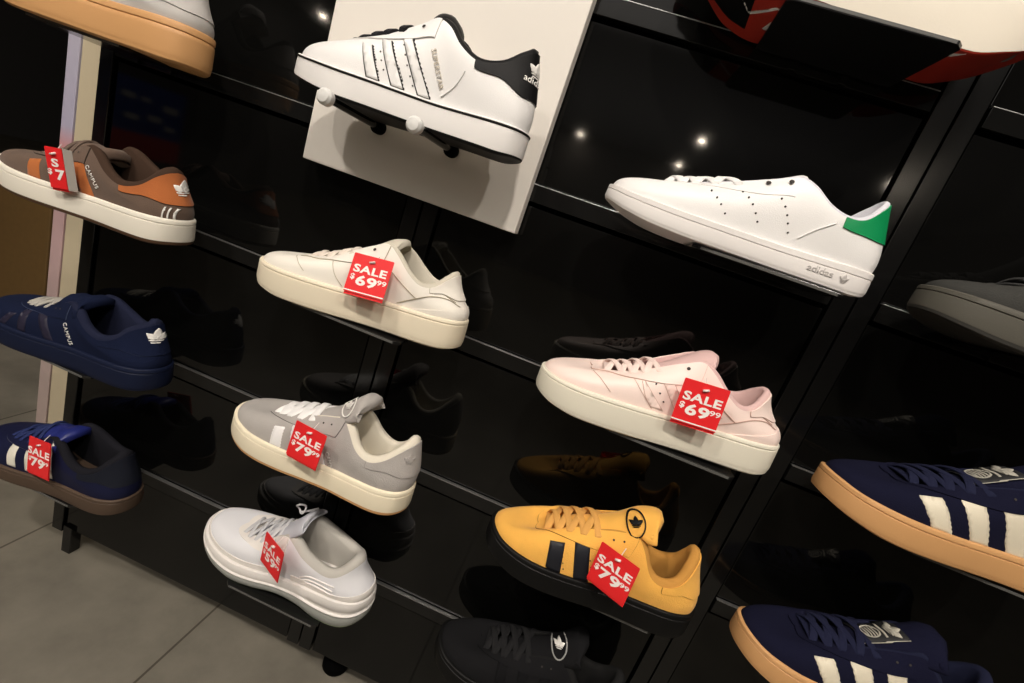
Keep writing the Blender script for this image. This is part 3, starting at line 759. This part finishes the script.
blu = fat('blue sneaker with brown sole and cream stripes, lowest on the left end', pos(-.838, 4, y=-.068), leather('navy_leather', (.008, .010, .036)), leather('black_heel_leather', (.01, .012, .02)), rubber('brown_gum', (.085, .057, .040)), rubber('brown_gum_out', (.085, .052, .034)), fabric('blue_laces', (.02, .03, .11)), fabric('black_lining', (.008, .008, .012)), leather('cream_stripe', (.75, .72, .62)), tongue_m=leather('blue_tongue', (.015, .022, .15)), lace_w=.003, tall=.098, tx=-.026, farz=.012, roll=math.radians(3), seam_m=mat('pale_stitch', (.12, .12, .14), .8), edit=shape(u48=(.142, .086), u56=(.158, .091), u62=(.172, .084), u70=(.193, .069), u78=(.216, .061), u86=(.240, .069), u93=(.255, .086)), fo=.1, zt=[(0,.030),(.1,.026),(.3,.026),(.6,.027),(1,.030)])
blk = fat('all black sneaker with a white emblem on its tongue, half cut by the frame', pos(-.022, 4, y=-.056), suede('black_suede', (.010, .010, .011)), None, br, br, fabric('black_fat_laces', (.012, .012, .013)), fabric('black_terry', (.01, .01, .01)), suede('black_suede_stripe', (.008, .008, .009)))
badge(blk, mat('grey_badge', (.35, .35, .34), .5), .164, .104, .0105, .018, WHP, d=(.0, .8, -.6), rot=.2)
ok_m = suede('deep_navy_suede', (.0075, .008, .022)); GUM2 = rubber('light_gum', (.60, .325, .135)); ivs = leather('ivory_stripe', (.72, .66, .52))
dl = fabric('deep_navy_laces', (.010, .012, .036)); dn = fabric('deep_navy_lining', (.008, .01, .03))
OKS = serrate(slant([(.070, .056, .092), (.107, .065, .131), (.144, .074, .170)], .0200, wb=.019))
def ok_shoe(label, p, **k):
    s = fat(label, p, ok_m, None, GUM2, GUM2, dl, dn, ivs, L=.29, stripes=OKS, tall=.118, **k)
    a = [('r', ring_polys(.0075, .0075, .0018, 22))]; P = ring_polys(.0085, .0062, .0012, 22)+[[(-.005+i*.0028, -.0045), (-.0038+i*.0028, -.0045), (-.0038+i*.0028, .0045), (-.005+i*.0028, .0045)] for i in range(4)]
    P += [[(.0100, -.0065), (.0120, -.0065), (.0120, .0065), (.0100, .0065)]]
    P += [[(.0205+y*.0145, -x*.0145) for x, y in p] for p in tre]
    lines = [[(-.014, .0105), (.030, .0105), (.030, .0112), (-.014, .0112)], [(-.014, -.0112), (.030, -.0112), (.030, -.0105), (-.014, -.0105)]]
    s.side_mark('tongue_lettering', mat('silver_thread', (.42, .40, .34), .6), fill(P+lines, .002), .136, .088, d=(.0, .62, -.78), bvh=s.tbvh, off=.0040, th=.0008, rot=math.radians(22))
    s.side_mark('tongue_label', mat('black_label', (.006, .006, .007), .7), fill([[(-.014, -.0104), (.030, -.0104), (.030, .0104), (-.014, .0104)]], .004), .136, .088, d=(.0, .62, -.78), bvh=s.tbvh, off=.0032, th=.0008, rot=math.radians(22))
    return s
ok1 = ok_shoe('navy suede sneaker with gum sole and cream stripes, the upper of two alike', pos(.320, 2, y=-.074, dz=-.0065))
ok2 = ok_shoe('navy suede sneaker with gum sole and cream stripes, in the bottom right corner', pos(.326, 3, y=-.066, dz=-.007))
dg = fat('dark grey suede sneaker cut by the right edge of the frame', pos(.317, 1, y=-.072, dz=-.0128), suede('charcoal_suede', (.045, .045, .042)), None, rubber('charcoal_rubber', (.095, .09, .075)), rubber('charcoal_outsole', (.045, .044, .04)), fabric('charcoal_laces', (.06, .06, .06)), fabric('charcoal_lining', (.04, .04, .04)), suede('charcoal_stripe', (.07, .07, .07)), L=.29, zt=[(0,.038),(.1,.036),(.3,.033),(.6,.032),(1,.036)])
gu = fat('light grey sneaker with thick tan gum sole, cut by the top left corner', pos(-.822, 1, y=-.078, dz=-.0150), fabric('light_grey_canvas', (.50, .48, .46)), None, GUM2, GUM2, None, fabric('black_lining_2', (.01, .01, .01)), suede('grey_side', (.25, .25, .25)), zt=[(0,.044),(.1,.042),(.3,.042),(.6,.043),(1,.047)], L=.280)
a0 = fat('shoe with cream white midsole and red outsole, cut by the top of the frame', pos(-.030, 0, y=-.056), fabric('white_knit', (.75, .72, .66)), None, rubber('warm_white_foam', (.80, .74, .63)), rubber('red_rubber', (.42, .03, .015)), None, fabric('grey_lining', (.2, .2, .2)), fabric('white_knit_2', (.75, .72, .66)), fo=.03, L=.335, W=.90, zb=[(0,.045),(.1,.024),(.2,.006),(.3,0),(.8,0),(.9,.010),(1,.028)], zt=[(0,.075),(.1,.068),(.3,.062),(.6,.062),(1,.065)])
zb_ = bvh_of(a0.outs)
def under(s, name, m, polys): return s.project(name, m, fill(polys, .004), (0, 0, 0), (1, 0, 0), (0, 1, 0), (0, 0, 1), .0006, bvh=zb_)
under(a0, 'outsole_black_patch', br, [[(.0, -.02), (.015, -.035), (.075, -.05), (.085, .03), (.02, .03)]])
pts_ = [(.068,-.012),(.078,.0),(.100,-.026),(.108,-.016),(.100,.016),(.110,.012)]
under(a0, 'outsole_zigzag', WHP, [[a, b, (b[0]+.0035, b[1]+.0015), (a[0]+.0035, a[1]+.0015)] for a, b in zip(pts_, pts_[1:])])
under(a0, 'outsole_zigzag', WHP, [[(.240,-.018),(.268,-.036),(.262,-.026)], [(.236,-.002),(.256,-.012),(.250,-.004)]])
def zig(pts, w):
    return [[a, b, (b[0]+w, b[1]+w*.4), (a[0]+w, a[1]+w*.4)] for a, b in zip(pts, pts[1:])]
# --- white runner
run = Shoe('white running shoe with pale translucent heel, on the lowest shelf', pos(-.423, 4, y=-.046, dz=-.0070), yaw=math.radians(-4.5), roll=math.radians(4), L=.293, W=.98, H=1.04, edit=shape(u36=(.122, .080), u48=(.140, .096), u56=(.154, .104), u62=(.167, .101), u70=(.190, .090), u78=(.224, .082), u86=(.244, .086), u93=(.258, .098), u97=(.264, .104), u100=(.266, .105)),
    zb=[(0,.026),(.08,.013),(.2,.004),(.3,0),(.42,.004),(.55,.010),(.68,.006),(.78,0),(.9,.002),(1,.014)], zt=[(0,.046),(.1,.040),(.3,.036),(.5,.042),(.75,.050),(1,.058)])
run.farz = .012
fm = rubber('white_foam', (.72, .69, .66)); wm = mat('white_mesh', (.74, .74, .77), .8, ('vor', 1200, .3))
run.sole('outsole', rubber('grey_green_rubber', (.46, .58, .36)), [(0, .014, .0006), (0, .005, 0), (.05, .002, 0), (.10, .001, 0)], capb=True)
run.sole('lower_midsole', rubber('translucent_grey_foam', (.30, .31, .29), .3), [(.10, .001, 0), (.2, -.001, 0), (.38, -.001, 0), (.47, .001, 0)])
run.sole('midsole', fm, [(.47, .001, 0), (.5, -.002, 0), (.53, -.0022, 0), (.56, .0005, 0), (.62, .001, 0), (.70, -.0015, 0), (.88, -.001, 0), (.96, .0005, 0), (1, .004, 0), (.9, .016, 0)], capt=True)
run.upper(wm); run.lining(fabric('pale_lining', (.50, .48, .44)), r1=.008, uc=.56, insole=mat('dark_insole', (.03, .03, .035), .8))
run.tongue(fabric('grey_mesh_tongue', (.52, .53, .58)), [(.070,.048,.015,.002),(.10,.066,.019,.003),(.128,.088,.022,.004),(.146,.108,.025,.005),(.158,.124,.027,.006),(.164,.131,.026,.005),(.166,.132,.022,.003)], yk=14)
wov = leather('white_overlay', (.80, .76, .72))
eyestay(run, wov, w0=.80, w1=.60); run.laces(fabric('grey_white_laces', (.55, .55, .57)), LU, v=.88, w=.0026)
run.patch('heel_overlay', wov, .60, 1.40, 0.0, lambda t: .16+.18*(1-abs(t-1)/.4), off=.0012, nt=50)
run.patch('toe_guard', wov, -.5, .5, 0.0, lambda t: .18, off=.0010, nt=60)
for zz in (.070, .063, .056): run.seam('heel_seam', mat('pale_ridge', (.86, .83, .80), .5), [(.190, zz-.012), (.205, zz), (.225, zz+.003), (.245, zz+.002)], r=.0010)
b = MB(); lp = [(.150+.007*math.cos(a), -.004+.003*math.sin(a*2), .141+.007*math.sin(a)) for a in [i*math.pi/8-math.pi/2 for i in range(17)]]
b.tube(lp, .0014, n=8); b.tube([(.150, -.004, .134), (.162, .004, .138), (.170, .010, .142)], .0016, n=8); b.build('lace_loop', fabric('grey_white_laces_2', (.55, .55, .57)), run.root, smooth=True)

# ------------------------------------------------------------------ sale tags
def sale_tag(label, c, price, w=.050, h=.047, roll=0, yaw=0, pitch=0, top='SALE', line=False, side=None, fast=(0, .35), cents=True):
    r = empty('sale_tag', c, (pitch, roll, yaw)); tag(r, label, 'price tag', 'red sale tags hanging on the sneakers')
    # local: x right, z up, front faces -y
    k = .002; pts = [(-w/2, -h/2), (w/2, -h/2), (w/2, h/2-k*.4), (w/2-k*.5, h/2), (-w/2+k*.4, h/2), (-w/2, h/2-k*.4)]
    b = MB(); n = len(pts); b.add([(x, -.0004, z) for x, z in pts]+[(x, .0004, z) for x, z in pts], [tuple(range(n)), tuple(range(n, 2*n))[::-1]]+[(i, (i+1) % n, (i+1) % n+n, i+n) for i in range(n)])
    b.build('card', M['red'], r)
    pts = [(x, z-.003) for x, z in pts]
    b = MB(); b.add([(x*.98, .0012-(z+h/2)*.01, z) for x, z in pts]+[(x*.98, .0020-(z+h/2)*.01, z) for x, z in pts], [tuple(range(n)), tuple(range(n, 2*n))[::-1]]+[(i, (i+1) % n, (i+1) % n+n, i+n) for i in range(n)])
    b.build('back_card', M['red'], r)
    def put(name, art, x, z):
        vs, fs = art; me = bpy.data.meshes.new(name); me.from_pydata([(x+a, -.0008, z+b_) for a, b_ in vs], [], fs); link(name, me, M['ink'], r, False)
    put('sale_lettering', txt_art(top, .0125*h/.047, 1.50*w/.050 if cents else 1.5, .032, 1.08), 0, h*.12)
    put('price_figures', txt_art(price, .0160*h/.047, 1.58*w/.050 if cents else 1.3, .034, 1.08), -.001 if cents else .004, -h*.17)
    put('dollar_sign', txt_art('$', .0090, 1.2, .03), -w*.38, -h*.10)
    if cents: put('cents_figures', txt_art('99', .0080, 1.5, .02), w*.36, -h*.11)
    if line: put('white_line', ([(-w/2, -h*.47), (w/2, -h*.47), (w/2, -h*.44), (-w/2, -h*.44)], [(0, 1, 2, 3)]), 0, 0)
    b = MB(); b.tube([(-.003+fast[0]*w, -.0012, h*fast[1]-.001), (.003+fast[0]*w, -.0014, h*fast[1]+.001)], .0022, n=10, flat=.6); b.tube([(fast[0]*w, -.001, h*fast[1]), (fast[0]*w, .003, h*fast[1]+.003), (fast[0]*w, .012, h*.5+.004)], .0005, n=6)
    b.build('fastener', M['fast'], r, smooth=True)
    return r
R_ = math.radians
def TG(label, c, e, price, w, h, **k): return sale_tag(label, c, price, w, h, pitch=R_(e[0]), roll=R_(e[1]), yaw=R_(e[2]), **k)
TG('red price tag reading $69.99 on the cream white sneaker', (-.2425, -.1178, .7592), (-18, -5.9, .9), '69', .050, .047, line=True)
TG('red price tag reading $69.99 on the pale pink sneaker', (.1548, -.1201, .7593), (-4, -3.8, 1.5), '69', .048, .048, line=True)
TG('red price tag reading $79.99 on the grey sneaker', (-.2571, -.1349, .5317), (-4, 2, -4.5), '79', .046, .048, fast=(0, .36))
TG('red price tag reading $79.99 on the yellow sneaker', (.1436, -.1355, .5410), (-4, -2, -28), '79', .0495, .0495, fast=(0, .36))
TG('red price tag reading $59.99 on the white running shoe', (-.2740, -.1200, .3360), (0, -1.4, -26), '59', .049, .049)
TG('red price tag reading $79.99 on the blue sneaker with the brown sole', (-.6800, -.1160, .3100), (-5, -9.9, -7), '79', .048, .057)
rt = TG('curled red price tag with only S and $7 showing on the brown suede sneaker', (-.6650, -.1360, .7480), (6, -9, 11), '7', .0205, .0485, top='S', cents=False)
b = MB(); b.add([(.011, 0, -.025), (.019, .004, -.026), (.019, .004, .023), (.011, 0, .025)], [(0, 1, 2, 3)]); o = b.build('folded_flap', M['redback'], rt)
md_ = o.modifiers.new('thickness', 'SOLIDIFY'); md_.thickness = .0006

# ------------------------------------------------------------------ lights
def lamp(x, y, e, size=.06, col=(1, .92, .84), aim=None, blend=.5, cone=70):
    r = empty('ceiling_spotlight', (x, y, 2.9)); 
    b = MB(); b.tube([(0, 0, 0), (0, 0, -.03), (0, 0, -.09)], [.055, .055, .05], n=24); b.build('housing', M['gap'], r, smooth=True, auto=True)
    b = MB(); b.tube([(0, 0, -.0905), (0, 0, -.093)], [.042, .042], n=24); b.build('lens', mat('lamp_glow', (1, .86, .68), emis=420), r)
    if e:
        L = bpy.data.lights.new('spot', 'SPOT'); L.energy = e*1.5; L.color = col; L.shadow_soft_size = size; L.spot_size = math.radians(cone); L.spot_blend = blend
        o = bpy.data.objects.new('beam', L); C.objects.link(o); o.location = (x, y, 2.78)
        d = V(aim or (0, 0, .8))-V(o.location); o.rotation_euler = d.to_track_quat('-Z', 'Y').to_euler()
    return r
k = 0
for x, y, e, aim in ((-1.3, -1.5, 60, (-.4, 0, .7)), (.1, -1.6, 70, (-.1, 0, .8)), (1.2, -1.5, 45, (.3, 0, .9)), (-.9, -2.6, 40, (-.6, 0, .5))):
    r = lamp(x, y, e, aim=aim); k += 1
    tag(r, 'black ceiling spotlight aimed at the shoe display', 'spotlight', 'ceiling spotlights over the display')
for x, y in ((-5.3, -6.5), (-3.6, -5), (-2.2, -7.2), (.74, -6.7), (.71, -8.6), (-1.2, -8.7), (-1.7, -7.4), (-4.5, -8.6), (3, -6)):
    r = lamp(x, y, 0); tag(r, 'ceiling spotlight far behind, seen as a point reflected in the black panels', 'spotlight', 'ceiling spotlights further back')
def area(x, y, z, sx, sy, e, rot, col=(1, .93, .85)):
    L = bpy.data.lights.new('soft', 'AREA'); L.shape = 'RECTANGLE'; L.size = sx; L.size_y = sy; L.energy = e; L.color = col
    o = bpy.data.objects.new('fill_light', L); C.objects.link(o); o.location = (x, y, z); o.rotation_euler = rot; return o
area(0, -6.5, 1.0, 5, 3, 60, (math.pi, 0, 0))  # added uplight, no real fixture: brightens the ceiling mirrored in the upper panels
area(-.3, -3.2, 2.85, 4, 2.0, 25, (0, 0, 0))
w = bpy.data.worlds.new('world'); sc.world = w; w.use_nodes = True
w.node_tree.nodes['Background'].inputs[0].default_value = (.5, .48, .46, 1); w.node_tree.nodes['Background'].inputs[1].default_value = .02
sc.view_settings.view_transform = 'Standard'; sc.view_settings.look = 'None'; sc.view_settings.gamma = 1; sc.view_settings.exposure = 0.0
sc.view_settings.use_curve_mapping = False
